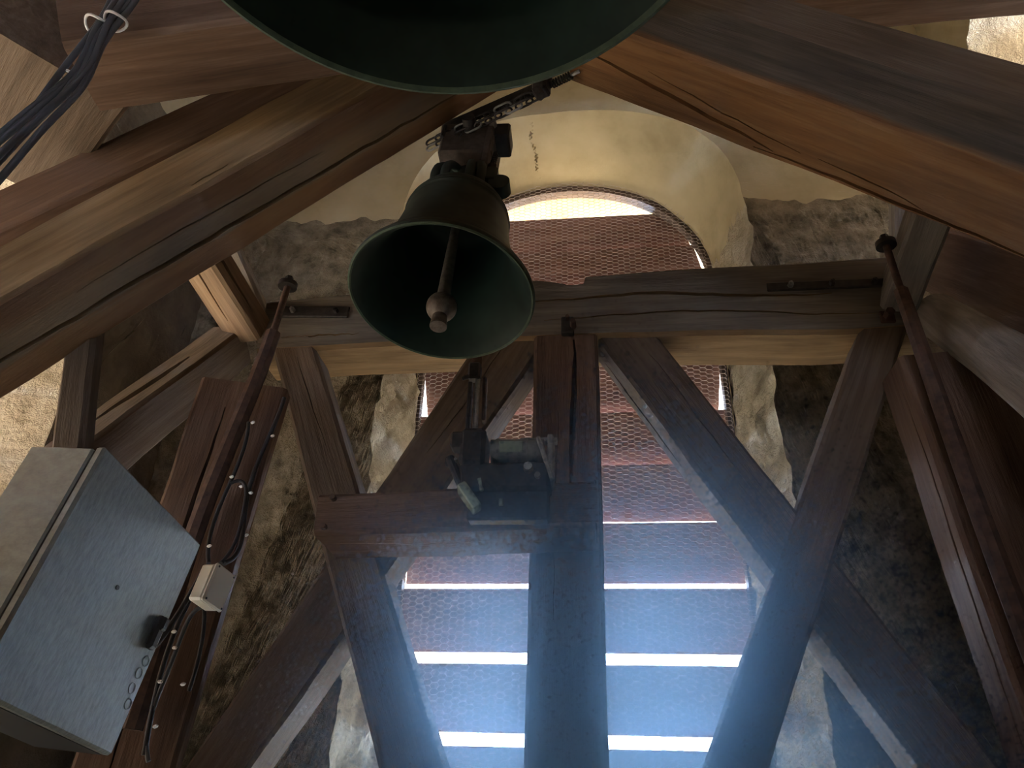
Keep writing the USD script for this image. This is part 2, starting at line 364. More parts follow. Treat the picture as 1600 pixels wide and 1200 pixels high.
# inner edge of the reveal of the window wall, and the edge at the netting
SILL = .55
INNER = arch_curve(-.10, .87, SILL, 4.28, 5.06, 60, 2.5)
OUTER = arch_curve(-.125, .80, SILL, 4.20, 4.97, 60, 2.1)
def fr_far(s, z, n): return np.stack([s, YW - n, z], -1)
def rough_far(P):
    z0 = 4.33 + .25 * fb(P * [1, 0, 0], 3.0, 21)
    return .25 + 2.0 * np.clip((z0 - P[:, 2]) / .12, 0, 1)
def jagged(curve, amp, seed):
    d = np.zeros((len(curve), 3)); d[:, :2] = curve * [1, 1]
    g = np.gradient(curve, axis=0); g /= np.linalg.norm(g, axis=1, keepdims=True); nrm = np.stack([-g[:, 1], g[:, 0]], 1)
    low = np.clip((4.6 - curve[:, 1]) / .5, .15, 1)
    return curve + nrm * (amp * low * (fb(d, 5.0, seed) * 1.3 + fb(d, 17.0, seed + 1)))[:, None]
def refine_curve(c, step):
    out = [c[0]]
    for a, b in zip(c[:-1], c[1:]):
        k = max(1, int(np.linalg.norm(b - a) / step)); out += [a + (b - a) * (i + 1) / k for i in range(k)]
    return np.array(out)
def resample(c, n):
    s = np.r_[0, np.cumsum(np.linalg.norm(np.diff(c, axis=0), axis=1))]; u = np.linspace(0, s[-1], n)
    return np.stack([np.interp(u, s, c[:, 0]), np.interp(u, s, c[:, 1])], 1)
INN = jagged(resample(INNER, 300), .05, 31); OUTR = resample(OUTER, 300)
hole = Polygon(np.vstack([INN, [[INN[-1, 0], SILL], [INN[0, 0], SILL]]]))
far = tag(UsdGeom.Xform.Define(stage, '/World/wall_far').GetPrim(), 'rough cream plastered tower wall around the arched louvred window', 'wall', kind='structure')
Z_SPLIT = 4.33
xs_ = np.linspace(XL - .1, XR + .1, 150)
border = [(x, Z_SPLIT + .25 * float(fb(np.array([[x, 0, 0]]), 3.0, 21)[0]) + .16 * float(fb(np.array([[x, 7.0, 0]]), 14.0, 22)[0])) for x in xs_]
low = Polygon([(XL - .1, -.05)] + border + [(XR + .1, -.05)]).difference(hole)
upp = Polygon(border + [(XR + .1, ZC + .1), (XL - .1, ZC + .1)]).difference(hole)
def multi(poly, *a):
    gs = [g for g in (poly.geoms if hasattr(poly, 'geoms') else [poly]) if g.area > 1e-4]
    return cat(*[wall_panel(g, *a) for g in gs])
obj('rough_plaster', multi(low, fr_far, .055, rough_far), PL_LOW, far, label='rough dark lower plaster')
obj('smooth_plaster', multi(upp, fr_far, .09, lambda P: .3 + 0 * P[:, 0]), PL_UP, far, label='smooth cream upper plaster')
rv = reveal(INN, OUTR, fr_far, 0.0, -(YN - YW) - .03, lambda P: np.clip(.35 + 2.2 * np.clip((4.55 - P[:, 2]) / .4, 0, 1), 0, 3), 18, wallfn=rough_far)
cen = rv.triangles_center[:, 2] > 4.35 + .25 * fb(rv.triangles_center, 2.0, 44)
soff = rv.submesh([np.nonzero(cen)[0]], append=True, repair=False); jamb = rv.submesh([np.nonzero(~cen)[0]], append=True, repair=False)
def carve(m, line, depth):
    line = spline(line, 60) + np.array([[.006 * math.sin(i * 1.9), 0, 0] for i in range(60)])
    from scipy.spatial import cKDTree
    kd = cKDTree(line)
    for r in (.09, .05, .03, .02, .014):
        d, _ = kd.query(m.triangles_center); idx = np.nonzero(d < r)[0]
        v, f = trimesh.remesh.subdivide(m.vertices, m.faces, idx); m = trimesh.Trimesh(v, f, process=False)
    d, k = kd.query(m.vertices); n = np.array([0, -.25, 1.0]); n /= np.linalg.norm(n)
    wd = .006 * (.6 + .6 * np.sin(k * .3) ** 2)
    m.vertices = m.vertices + n * (depth * np.clip(1 - d / wd, 0, 1))[:, None]
    return m
from scipy.spatial import cKDTree as _kd
_t = _kd(soff.vertices)
cline = []
for a, b in ((825, 185), (831, 198), (829, 215), (836, 235), (838, 258), (844, 280)):
    dd = ray(a, b); P = EYE + np.linspace(4.2, 5.2, 400)[:, None] * dd; q = _t.query(P); cline.append(P[np.argmin(q[0])])
soff = carve(soff, cline, .03)
obj('arch_soffit', soff, PL_UP, far, smooth=40, label='cream plaster soffit of the window arch')
obj('jamb', jamb, STONE, far, smooth=25, label='rough pale stone jambs of the window')
# outer lining and outer face, beyond the louvres
OUT2 = resample(OUTER, 200); OUT3 = resample(arch_curve(-.125, .82, SILL - .1, 4.20, 5.0, 60, 2.1), 200)
obj('outer_reveal', reveal(OUT2, OUT3, fr_far, -(YN - YW) - .02, -1.15, lambda P: .5, 10), OUTSTONE, far, smooth=30, label='sunlit yellowish outer reveal above the louvres')
oh = Polygon(np.vstack([OUT3, [[OUT3[-1, 0], SILL - .1], [OUT3[0, 0], SILL - .1]]]))
ow = trimesh.creation.extrude_polygon(Polygon([(XL - .6, -.3), (XR + .6, -.3), (XR + .6, ZC + .5), (XL - .6, ZC + .5)]).difference(oh), .12, engine='earcut')
ow.apply_transform(np.array([[1, 0, 0, 0], [0, 0, 1, YW + 1.13], [0, 1, 0, 0], [0, 0, 0, 1.0]])); ow.invert()
obj('outer_face', ow, STONE, far, smooth=False)
sillm = boxm((2.2, 1.2, .1), (-.1, YW + .58, SILL - .04))
obj('sill', sillm, STONE, far, smooth=False)
for c_, z_ in (((XL - .45, YW + .6, 2.7), (.3, 1.3, 6.6)), ((XR + .45, YW + .6, 2.7), (.3, 1.3, 6.6)), (((XL + XR) / 2, YW + .6, ZC + .35), (XR - XL + 1.2, 1.3, .3)), (((XL + XR) / 2, YW + .6, -.2), (XR - XL + 1.2, 1.3, .3))):
    obj('wall_core', boxm(z_, c_), STONE, far, smooth=False)

# side and back walls, each with a plain arched opening
def side_wall(name, frame, s0, s1, cx, hw, zs, za, sill, depth, label, rough=1.2, mat_lo=PL_SIDE):
    w = tag(UsdGeom.Xform.Define(stage, '/World/' + name).GetPrim(), label, 'wall', kind='structure')
    c = resample(arch_curve(cx, hw, sill, zs, za, 40, 2.1), 120)
    h = Polygon(np.vstack([c, [[c[-1, 0], sill], [c[0, 0], sill]]]))
    wl = Polygon([(s0, -.05), (s1, -.05), (s1, ZC + .1), (s0, ZC + .1)]).difference(h)
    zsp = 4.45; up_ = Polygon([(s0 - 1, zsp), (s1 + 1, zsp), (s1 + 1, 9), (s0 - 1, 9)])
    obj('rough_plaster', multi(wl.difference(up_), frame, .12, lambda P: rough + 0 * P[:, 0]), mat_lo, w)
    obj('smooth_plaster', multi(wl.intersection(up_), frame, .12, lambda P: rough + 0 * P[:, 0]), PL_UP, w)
    c2 = resample(arch_curve(cx, hw * .9, sill, zs, za - .05, 40, 2.1), 120)
    obj('jamb', reveal(c, c2, frame, 0.0, -depth, lambda P: 1.5, 8, wallfn=lambda P: rough + 0 * P[:, 0]), STONE, w, smooth=25)
    h2 = Polygon(np.vstack([c2, [[c2[-1, 0], sill], [c2[0, 0], sill]]]))
    o = trimesh.creation.extrude_polygon(Polygon([(s0 - .9, -.3), (s1 + .9, -.3), (s1 + .9, ZC + .5), (s0 - .9, ZC + .5)]).difference(h2), .1, engine='earcut')
    v = np.array(o.vertices); o = trimesh.Trimesh(frame(v[:, 0], v[:, 1], -depth + .02 - v[:, 2]), o.faces, process=False)
    if o.volume < 0: o.invert()
    obj('outer_face', o, STONE, w, smooth=False)
    for a0, a1, b0, b1 in ((s0 - .9, s0 - .1, -.3, ZC + .5), (s1 + .1, s1 + .9, -.3, ZC + .5), (s0 - .9, s1 + .9, ZC + .12, ZC + .5), (s0 - .9, s1 + .9, -.3, -.06)):
        q = np.array([frame(np.array(a), np.array(b), np.array(d)) for a in (a0, a1) for b in (b0, b1) for d in (-.04, -depth + .04)])
        obj('wall_core', trimesh.convex.convex_hull(q), STONE, w, smooth=False)
    q = np.array([frame(np.array(a), np.array(b), np.array(d)) for a in (cx - hw - .1, cx + hw + .1) for b in (sill - .1, sill) for d in (.0, -depth - .05)])
    obj('sill', trimesh.convex.convex_hull(q), STONE, w, smooth=False)
    return w, c2
def fr_left(s, z, n): return np.stack([XL + n, s, z], -1)
def fr_right(s, z, n): return np.stack([XR - n, s, z], -1)
def fr_back(s, z, n): return np.stack([s, YB + n, z], -1)
wl_, cl = side_wall('wall_left', fr_left, YB - .1, YW + .1, 1.36, .94, 2.95, 3.75, .9, .75, 'rough plastered left wall of the tower with a bright window jamb')
wr_, crr = side_wall('wall_right', fr_right, YB - .1, YW + .1, 1.9, .9, 4.4, 5.25, 3.55, .75, 'pale plastered right wall of the tower, mostly in the dark')
wb_, cb = side_wall('wall_back', fr_back, XL - .1, XR + .1, -.05, .85, 3.6, 4.4, 2.3, .7, 'plastered tower wall behind the bell frame')

def other_window(n, frame, cx, hw, zs, za, sill, depth, label, pitch=.31, run=.17, drop=.24):
    w = tag(UsdGeom.Xform.Define(stage, f'/World/window_{n}').GetPrim(), label, 'window', kind='structure')
    z = sill + .1
    while z < za:
        def hwf(q):
            t = (q - zs) / (za - zs); return hw if t <= 0 else hw * max(0, 1 - t ** 2.1) ** (1 / 2.1) if t < 1 else 0
        a, b = hwf(z) + .02, hwf(z - drop) + .02; k = unit([run, drop]) [::-1]
        q = [frame(np.array(cx + s * e), np.array(zz + o * .9), np.array(-dd - o * .4)) for s in (-1, 1) for e, zz, dd in ((a, z, depth - .35), (b, z - drop, depth - .35 + run)) for o in (0, .026)]
        obj('louvre_slat', trimesh.convex.convex_hull(np.array(q)), SLAT, w, smooth=False); z += pitch
other_window(2, fr_left, 1.36, .94 * .95, 2.95, 3.75, .9, .75, 'louvred arched opening in the left wall, beside the metal cabinet', pitch=.275)
other_window(3, fr_right, 1.9, .9 * .95, 4.4, 5.25, 3.55, .75, 'louvred arched opening in the right wall, above the great orange brace', pitch=.27)
other_window(4, fr_back, -.05, .85 * .95, 3.6, 4.4, 2.3, .7, 'louvred arched opening in the wall behind the camera', pitch=.30)

# floor and ceiling of planks
fl = tag(UsdGeom.Xform.Define(stage, '/World/floor').GetPrim(), 'dusty plank floor of the bell chamber', 'floor', kind='structure')
x = XL - .05
while x < XR + .05:
    obj('floor_plank', boxm((.19, YW - YB + .1, .05), (x + .1, (YW + YB) / 2, -.025), bev=.004), W_FLOOR, fl); x += .2
ce = tag(UsdGeom.Xform.Define(stage, '/World/ceiling').GetPrim(), 'dark plank ceiling above the bells with open gaps', 'ceiling', kind='structure')
x = XL - .05; i = 0
while x < XR + .1:
    obj('ceiling_plank', boxm((.27, YW - YB + .2, .05), (x + .14, (YW + YB) / 2, ZC + .025), bev=.004), [W_BROWN, W_RED][i % 2], ce); x += .285; i += 1
obj('ceiling_deck', boxm((XR - XL + .4, YW - YB + .4, .04), ((XL + XR) / 2, (YW + YB) / 2, ZC + .09)), W_BROWN, ce)

hz = mat('haze', {
    'g': ('geometry', {}), 'mp': ('mapping', {'location': (-.03 / .98, -2.15 / 1.4, -1.5 / 1.45), 'scale': (1 / .98, 1 / 1.4, 1 / 1.45)}),
    'ln': ('vector_math', {'math_type': 'length'}), 'mr': ('map_range', {'range_type': 'smootherstep', 'from_min': 1.0, 'from_max': 0.0, 'to_min': 0.0, 'to_max': HAZE, 'clamp': True}),
    'v': ('principled_volume', {'color': (.40, .70, 1.0), 'anisotropy': .75})},
    [('g.position', 'mp.vector'), ('mp.vector', 'ln.vector1'), ('ln.value', 'mr.value'), ('mr.result', 'v.density')], surface=None, volume='v.volume')
obj('haze', trimesh.creation.box((2.3, 2.6, 2.9)).apply_translation((-.02, 2.07, 1.50)), hz, None, smooth=False, label='bluish dusty haze hanging in front of the lower louvres', category='haze', kind='stuff')

# ------------------------------------------------------------------ louvred window
win = tag(UsdGeom.Xform.Define(stage, '/World/window_1').GetPrim(), 'tall arched window filled with sloping red-brown louvre slats', 'window', kind='structure')
ZK = [.93, 1.24, 1.56, 1.888, 2.219, 2.549, 2.860, 3.158, 3.452, 3.735, 4.01, 4.27, 4.525, 4.775]
WI, ZS, ZA, CX = .775, 4.20, 4.93, -.125
def half_width(z):
    if z <= ZS: return WI
    t = (z - ZS) / (ZA - ZS)
    return WI * max(0.0, 1 - t ** 2.1) ** (1 / 2.1) if t < 1 else 0.0
SY0, SRUN, SDROP, STH = YN + .10, .055, .272, .02
for i, z in enumerate(ZK):
    hw = half_width(z - .0) if z > ZS else WI
    hl = half_width(z - SDROP) if z - SDROP > ZS else WI
    if i == len(ZK) - 1: hw += .13
    a = np.array([0, SRUN, -SDROP]); nrm = unit([0, SDROP, SRUN]) * STH
    pts = []
    for s in (-1, 1):
        e0, e1 = CX + s * (hw + .01), CX + s * (hl + .01)
        if i == 9: e1 -= s * .03
        for e, o in ((e0, 0 * a), (e1, a)):
            p = np.array([e, SY0, z]) + o; pts += [p, p + nrm]
    m = trimesh.convex.convex_hull(np.array(pts))
    R = axes_from((1, 0, 0), unit([0, SDROP, SRUN])); c = m.vertices.mean(0)
    m.apply_translation(-c); m.apply_transform(mat4(R.T))
    obj('louvre_slat', m, SLAT, win, mat4(R, c), smooth=False)
def ring_band(c_out, c_in, y0, y1):
    k = len(c_out); V = np.vstack([np.column_stack([c[:, 0], np.full(k, y), c[:, 1]]) for c, y in ((c_in, y0), (c_out, y0), (c_out, y1), (c_in, y1))])
    f = []
    for j in range(4):
        for i in range(k - 1):
            a, b, c, d = j * k + i, j * k + i + 1, ((j + 1) % 4) * k + i + 1, ((j + 1) % 4) * k + i
            f += [[a, b, c], [a, c, d]]
    m = trimesh.Trimesh(V, f, process=False); m.fix_normals(); return m
FO = resample(arch_curve(CX, .815, SILL, ZS, 4.985, 60, 2.1), 160); FI = resample(arch_curve(CX, WI, SILL, ZS, ZA, 60, 2.1), 160)
obj('window_frame', ring_band(FO, FI, YN + .035, YN + .095), W_FRAME, win, smooth=40)

# hexagonal netting stretched over the opening
def netting():
    cw, ch = .0315, .0245; segs = []
    x0, x1, z0, z1 = -.96, .71, 1.55, 4.99
    nx, nz = int((x1 - x0) / cw) + 1, int((z1 - z0) / ch) + 1
    def inside(x, z): 
        if z <= 4.2: return abs(x + .125) < .80
        return (abs(x + .125) / .80) ** 2.1 + ((z - 4.2) / .775) ** 2.1 < 1
    for i in range(nx):
        for j in range(nz):
            cx, cz = x0 + i * cw, z0 + j * ch + (ch / 2 if i % 2 else 0)
            p = [(cx - .0105, cz + ch / 2), (cx + .0105, cz + ch / 2), (cx + .021, cz), (cx + .0105, cz - ch / 2)]
            for a, b in ((0, 1), (1, 2), (2, 3)):
                if inside(*p[a]) and inside(*p[b]): segs.append((p[a], p[b]))
    S = np.array(segs); A, B = S[:, 0], S[:, 1]
    def lift(P):
        Q = np.column_stack([P[:, 0], np.zeros(len(P)), P[:, 1]])
        return np.column_stack([P[:, 0] + .010 * fb(Q, 2.5, 71), YN + .012 - .03 * (fb(Q, 1.6, 72) + .25), P[:, 1] + .012 * fb(Q, 2.5, 73)])
    A, B = lift(A), lift(B); r = .0011
    t = B - A; t /= np.linalg.norm(t, axis=1, keepdims=True); n1 = np.cross(t, [0, 1, 0]); n2 = np.tile([0, 1.0, 0], (len(t), 1))
    V = []
    for P in (A, B):
        for k in range(3):
            an = 2 * math.pi * k / 3 + .5; V.append(P + r * (math.cos(an) * n1 + math.sin(an) * n2))
    V = np.stack(V, 1); base = np.arange(len(A))[:, None] * 6; F = []
    for k in range(3):
        q = [k, (k + 1) % 3, 3 + (k + 1) % 3, 3 + k]
        F += [base + np.array([q[0], q[1], q[2]]), base + np.array([q[0], q[2], q[3]])]
    return V.reshape(-1, 3), np.vstack(F)
obj('wire_netting', netting(), WIRE, None, smooth=False, label='hexagonal chicken wire netting stretched over the arched louvred window', category='netting')

# ------------------------------------------------------------------ far bell frame
def head_beam_mesh():
    top = [(418, 470), (560, 456), (700, 446), (838, 436), (880, 441), (886, 443), (911, 441), (915, 430), (1000, 423), (1100, 416), (1250, 408), (1422, 396)]
    bot = [(415, 549), (540, 541), (700, 534), (935, 524), (1100, 521), (1310, 520), (1424, 512)]
    tp, bt = (np.array([at(*p, T)[[0, 2]] for p in q]) for q in (top, bot))
    xs = np.unique(np.round(np.r_[np.linspace(tp[0, 0], tp[-1, 0], 60), tp[:, 0]], 4)); D, V = .225, []
    for x in xs:
        zt, zb = np.interp(x, *tp.T), np.interp(x, *bt.T); h = zt - zb
        r = ring_section(D, h, .014, 6); V.append(np.column_stack([np.full(len(r), x), r[:, 0] + T + D / 2, r[:, 1] + (zt + zb) / 2]))
    m, n = len(V[0]), len(V); V = np.vstack(V); f = []
    V[:, 1] += .014 * fb(V * [.5, 1, 1], 7.0, 3); V[:, 2] += .010 * fb(V * [.4, 1, 1], 6.0, 5)
    for i in range(n - 1):
        for j in range(m):
            a, b, c, d = i * m + j, i * m + (j + 1) % m, (i + 1) * m + (j + 1) % m, (i + 1) * m + j; f += [[a, c, b], [a, d, c]]
    V = np.vstack([V, V[:m].mean(0), V[-m:].mean(0)]); c0, c1 = n * m, n * m + 1
    for j in range(m): f += [[c0, j, (j + 1) % m], [c1, (n - 1) * m + (j + 1) % m, (n - 1) * m + j]]
    return trimesh.Trimesh(V, f, process=False)
hbm = head_beam_mesh()
if hbm.volume < 0: hbm.invert()
def crack_cut(pts, wd, dp, n=np.array([0, -1.0, 0])):
    P = spline(pts, 24); rng = random.Random(len(pts) * 7 + int(wd * 1e5)); A = []
    for i, p in enumerate(P):
        t = i / (len(P) - 1); e = wd / 2 * max(.15, math.sin(math.pi * min(max(t, .03), .97)) ** .6); p = p + np.array([0, 0, rng.uniform(-.003, .003)])
        tz = unit(np.cross(P[min(i + 1, 23)] - P[max(i - 1, 0)], n))
        A.append([p + n * .02 - tz * e * 1.5, p + n * .02 + tz * e * 1.5, p - n * dp + tz * e * .3, p - n * dp - tz * e * .3])
    A = np.array(A).reshape(-1, 3); k = len(P) - 1; F = []
    for i in range(k):
        for j in range(4):
            a, b, c2, d = i * 4 + j, i * 4 + (j + 1) % 4, (i + 1) * 4 + (j + 1) % 4, (i + 1) * 4 + j
            F += [[a, b, c2], [a, c2, d]]
    F += [[0, 2, 1], [0, 3, 2], [k * 4, k * 4 + 1, k * 4 + 2], [k * 4, k * 4 + 2, k * 4 + 3]]
    m = trimesh.Trimesh(A, F, process=False)
    if m.volume < 0: m.invert()
    return m
for pts, wd, dp in (([(835, 470), (930, 464), (1010, 458), (1120, 460), (1200, 462), (1300, 458)], .012, .05),
                    ([(850, 500), (960, 492), (1080, 486), (1200, 488), (1370, 489)], .006, .04),
                    ([(440, 527), (490, 524), (560, 521)], .007, .03)):
    try:
        r = trimesh.boolean.difference([hbm, crack_cut([at(*p, T) for p in pts], wd, dp)], engine='manifold')
        if len(r.faces) > 100: hbm = r
    except Exception: pass
off = np.array([-1.2, T, 3.1]); hbm.apply_translation(-off)
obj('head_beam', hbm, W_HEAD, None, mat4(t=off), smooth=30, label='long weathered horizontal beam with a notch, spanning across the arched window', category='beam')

plane_timber('centre_post', (835, 524), (934, 524), (818, 1260), (952, 1260), T, .2, W_RED, 'dark upright centre post with a long split, in front of the louvres', 11, 'post',
             ext=(0, .9), cracks=[(3, .02, .62, .022, .016, .06), (3, .3, 1.0, -.03, .004, .03)])
plane_timber('cross_brace', (429, 558), (497, 558), (588, 1200), (692, 1200), T + .004, .16, W_BROWN, 'left leaning brace running from the left end of the head beam down to the centre', 12, ext=(.1, .35), cracks=[(3, .1, .5, .01, .004, .02)])
plane_timber('cross_brace', (737, 545), (846, 545), (291, 1200), (388, 1200), T + .016, .17, W_BROWN, 'left brace running from behind the small bell down to the lower left', 13, ext=(.12, .3), cracks=[(3, .1, .6, -.02, .004, .02)])
plane_timber('cross_brace', (1340, 523), (1414, 523), (1106, 1200), (1202, 1200), T + .004, .16, W_BROWN, 'right leaning brace running from the right end of the head beam down to the centre', 14, ext=(.1, .35))
plane_timber('cross_brace', (935, 530), (1032, 530), (1438, 1200), (1562, 1200), T + .016, .17, W_BROWN, 'right brace running from the top of the centre post down to the lower right', 15, ext=(.12, .3),
             cracks=[(0, .1, .6, .02, .01, .03), (3, .2, .9, .02, .004, .02)])
# straps with bolts on the head beam
def strap(pl, pr, hpx, label, nb):
    A, B = at(*pl, T - .006), at(*pr, T - .006); L = np.linalg.norm(B - A); R = axes_from(B - A, (0, 0, 1))
    t = thing('iron_strap', label, 'strap', mat4(R, (A + B) / 2))
    obj('plate', boxm((L, .012, hpx), bev=.003), IRON, t)
    for i in range(nb):
        x = -L / 2 + L * (.18 + .64 * i / max(1, nb - 1))
        obj('bolt', cat(cyl((x, -.004, 0), (x, -.022, 0), .012, .010, 6), cyl((x, -.02, 0), (x, -.03, 0), .006, .005, 8)), STEEL if i == 0 else IRON, t)
strap((1198, 449), (1402, 441), .035, 'flat iron strap with three bolts on the right end of the head beam', 3)
strap((440, 487), (545, 488), .05, 'flat iron strap with bolts on the left end of the head beam', 2)
kb = at(887, 510, T - .02)
t = thing('iron_bracket', 'small dark iron bracket and bolt at the top of the centre post', 'bracket', mat4(t=kb))
obj('plate', boxm((.045, .03, .07), (0, 0, .0), bev=.004), IRON, t); obj('bolt', cyl((.02, -.01, -.01), (.02, -.05, -.01), .011, .010, 6), RUST, t)
obj('bolt', cyl((.0, -.01, .022), (.0, -.035, .022), .008, .007, 6), RUST, t)
pb = at(1388, 492, T - .02)
t = thing('bolt_head', 'rusty square bolt head on the right end of the head beam', 'bolt', mat4(t=pb))
obj('washer', boxm((.05, .012, .05), (0, .012, 0), bev=.004), RUST, t); obj('nut', cyl((0, .01, 0), (0, -.025, 0), .017, .016, 6), RUST, t)

# the short beam that carries the hammer motor
sbA, sbB = at(489, 835, 2.06), at(936, 822, 2.06); sbh = np.linalg.norm(at(489, 765, 2.06) - sbA)
mb = thing('motor_beam', 'short horizontal reddish beam under the hammer motor, end sticking out left', 'beam', mat4(t=sbA))
place_timber('timber', sbA - sbA, sbB - sbA, (0, 0, 1), (0, 1, 0), (.125, .236), (.14, .236), W_RED, None, 17, parent=mb, cracks=[(3, .05, .5, .02, .003, .02)])
for p in ((520, 777), (505, 822)):
    q = at(*p, 2.05) - sbA; obj('peg', cyl(q + [0, -.008, 0], q + [0, .03, 0], .009, .009, 8), RUST, mb)

# ------------------------------------------------------------------ near bell frame: two big braces and their doubles
A_, B_ = (-1.424, 1.368, 2.669), (-.709, 1.495, 3.441)
place_timber('great_brace', A_, B_, (-.736, .033, .677), (-.057, .992, -.11), (.2, .26), (.2, .26), W_TAN, 'great tan-faced diagonal brace rising from the left edge, split along its underside', 21, ext=(.75, .62),
             category='brace', cracks=[(3, .15, 2.3, -.035, .013, .06), (3, .9, 1.7, (.04, .03), .005, .03), (2, 1.3, 1.42, (-.08, -.06), .008, .02)])
C_, D_ = (.261, 1.426, 3.479), (.986, 1.388, 2.913)
place_timber('great_brace', C_, D_, (.614, -.018, .789), (.042, .999, -.01), (.217, .243), (.222, .236), W_ORANGE, 'great orange-brown diagonal brace falling from the big bell to the right edge', 22, ext=(.40, .75),
             category='brace', cracks=[(3, .06, .72, (.03, -.095), .013, .05), (3, .66, 1.5, (-.09, -.110), .010, .04), (3, .3, .8, (.02, -.05), .005, .03), (3, .85, 1.15, (-.05, -.085), .005, .03)])
place_timber('double_brace', at(34, 341, 1.45), at(358, 189, 1.5), (-.69, 0, .72), (0, 1, -.05), (.17, .22), (.17, .22), W_RED, 'second darker diagonal brace lying above the great tan brace on the left', 23, ext=(.6, .62), category='brace')
place_timber('double_brace', (.42, 1.44, 3.60), (1.14, 1.40, 3.05), (.61, 0, .79), (0, 1, 0), (.19, .22), (.20, .22), W_BROWN, 'second diagonal brace lying above the great orange brace on the right', 24, ext=(.45, .6), category='brace')
place_timber('tie_beam', (-1.16, 1.086, 3.238), (-.857, 1.136, 3.345), (-.29, -.232, .929), (-.221, .96, .171), (.25, .25), (.25, .25), W_RED, 'reddish horizontal tie beam crossing the upper left corner behind the cables', 25, ext=(.10, .30), category='beam')
p0, p1 = at(1040, 76, 1.95), at(1700, 18, 1.95)
place_timber('upper_rail', p0, p1, (0, 0, 1), (0, -1, 0), (.3, .25), (.3, .25), W_RED, 'very dark red upper rail crossing the top right corner', 26, ext=(.5, .55), category='beam')

# posts, plates and struts of the left side
place_timber('left_post', at(95, 562, 1.62), at(62, 800, 1.62), (1, 0, 0), (0, 1, 0), (.085, .06), (.085, .06), W_BROWN, 'dark grey-brown post standing behind the metal cabinet', 31, ext=(.3, .12), category='post')
place_timber('corner_post', at(442, 616, 2.12) + [0, .02, 0], at(283, 1104, 2.12) + [0, .02, 0], (-1, -.2, 0), (-.2, 1, 0), (.29, .08), (.23, .08), W_RED, 'reddish split corner post with cables, below the left end of the head beam', 32, ext=(.03, 1.6), category='post',
             cracks=[(3, .1, 1.2, .03, .012, .05), (3, .3, 1.3, -.05, .006, .03), (1, .1, 1.2, .03, .012, .05), (0, .1, 1.2, .03, .012, .05), (2, .1, 1.2, .03, .012, .05)])
S_ = .86
def sc(p): return EYE + (np.asarray(p) - EYE) * S_
place_timber('side_strut', sc((-1.563, 2.706, 3.492)), sc((-1.704, 2.228, 2.749)), (-.988, .077, .138), (-.01, .841, -.54), (.142, .155), (.132, .177), W_STRUT, 'grey split strut with a pale upper face at the left side', 33, ext=(.02, .12), category='strut',
             cracks=[(0, .26, .74, .0, .022, .05), (2, .26, .74, .0, .022, .05)])
lA, lB = at(405, 532, 2.3), at(338, 425, 2.05)
place_timber('wall_plate', lA, lB, (.25, 0, 1), (-1, 0, -.1), (.10, .19), (.10, .19), W_PALE, 'pale split wall plate running out above the left end of the head beam', 34, ext=(.0, .35), category='beam', cracks=[(0, .1, .6, 0, .01, .04), (2, .1, .6, 0, .01, .04), (1, .1, .6, 0, .01, .04), (3, .1, .6, 0, .01, .04)])
place_timber('upper_post', at(425, 505, 2.32), at(372, 385, 2.32), (-.9, 0, -.3), (0, 1, 0), (.055, .15), (.055, .15), W_GREY, 'grey upright stub above the left end of the head beam, with a hook', 35, ext=(0, .3), category='post')
place_timber('near_plate', atz(191, 184, 3.28), atz(142, 250, 3.28), (-1, .1, 0), (0, 0, 1), (.85, .2), (.85, .2), W_BROWN, 'broad brown timber end behind the cable bundle in the upper left', 36, ext=(.04, .28), category='beam')
# posts, plates and struts of the right side
place_timber('corner_post', at(1414, 582, 2.12), at(1560, 1000, 2.12), (1, 0, 0), (0, 1, 0), (.30, .18), (.30, .18), W_RED, 'dark reddish corner post behind the iron rod at the right side', 37, ext=(.06, 1.6), category='post', cracks=[(3, .1, 1.2, .03, .008, .04)])
place_timber('wall_plate', at(1432, 492, 2.3), at(1466, 405, 2.1), (-1, 0, .3), (.4, 0, 1), (.12, .15), (.12, .15), W_GREY, 'grey upright wall plate stub above the right end of the head beam', 38, ext=(0, .35), category='beam')
place_timber('upper_post', at(1404, 480, 2.33), at(1400, 350, 2.33), (1, 0, 0), (0, 1, 0), (.05, .1), (.05, .1), W_GREY, 'thin grey board standing above the right end of the head beam', 39, ext=(0, .3), category='post')
place_timber('side_rail', at(1440, 455, 2.62), at(1740, 600, 1.9), (0, 0, 1), (1, 0, 0), (.26, .2), (.26, .2), W_RED, 'dark brown side rail in the shadow above the round log strut at the right', 40, ext=(.0, .1), category='beam')
def log(p0, p1, r0, r1, seed):
    L = np.linalg.norm(np.subtract(p1, p0)); n = 26; x = np.linspace(0, L, n); m = tube(np.column_stack([x, 0 * x, .035 * np.sin(np.pi * x / L)]), np.interp(x, [0, L], [r0, r1]), 20)
    v = np.array(m.vertices); v[:, 1:] *= (1 + .10 * fb(v * [1, 2, 2], 5.0, seed))[:, None]; m.vertices = v; return m
lp0, lp1 = at(1462, 492, 2.33), at(1720, 700, 1.6); lp1 = lp0 + (lp1 - lp0) * 1.5
obj('round_strut', log(lp0, lp1, .075, .085, 4), W_GREY, None, mat4(axes_from(lp1 - lp0), lp0), smooth=50, label='rounded grey log strut running out to the right edge', category='strut')

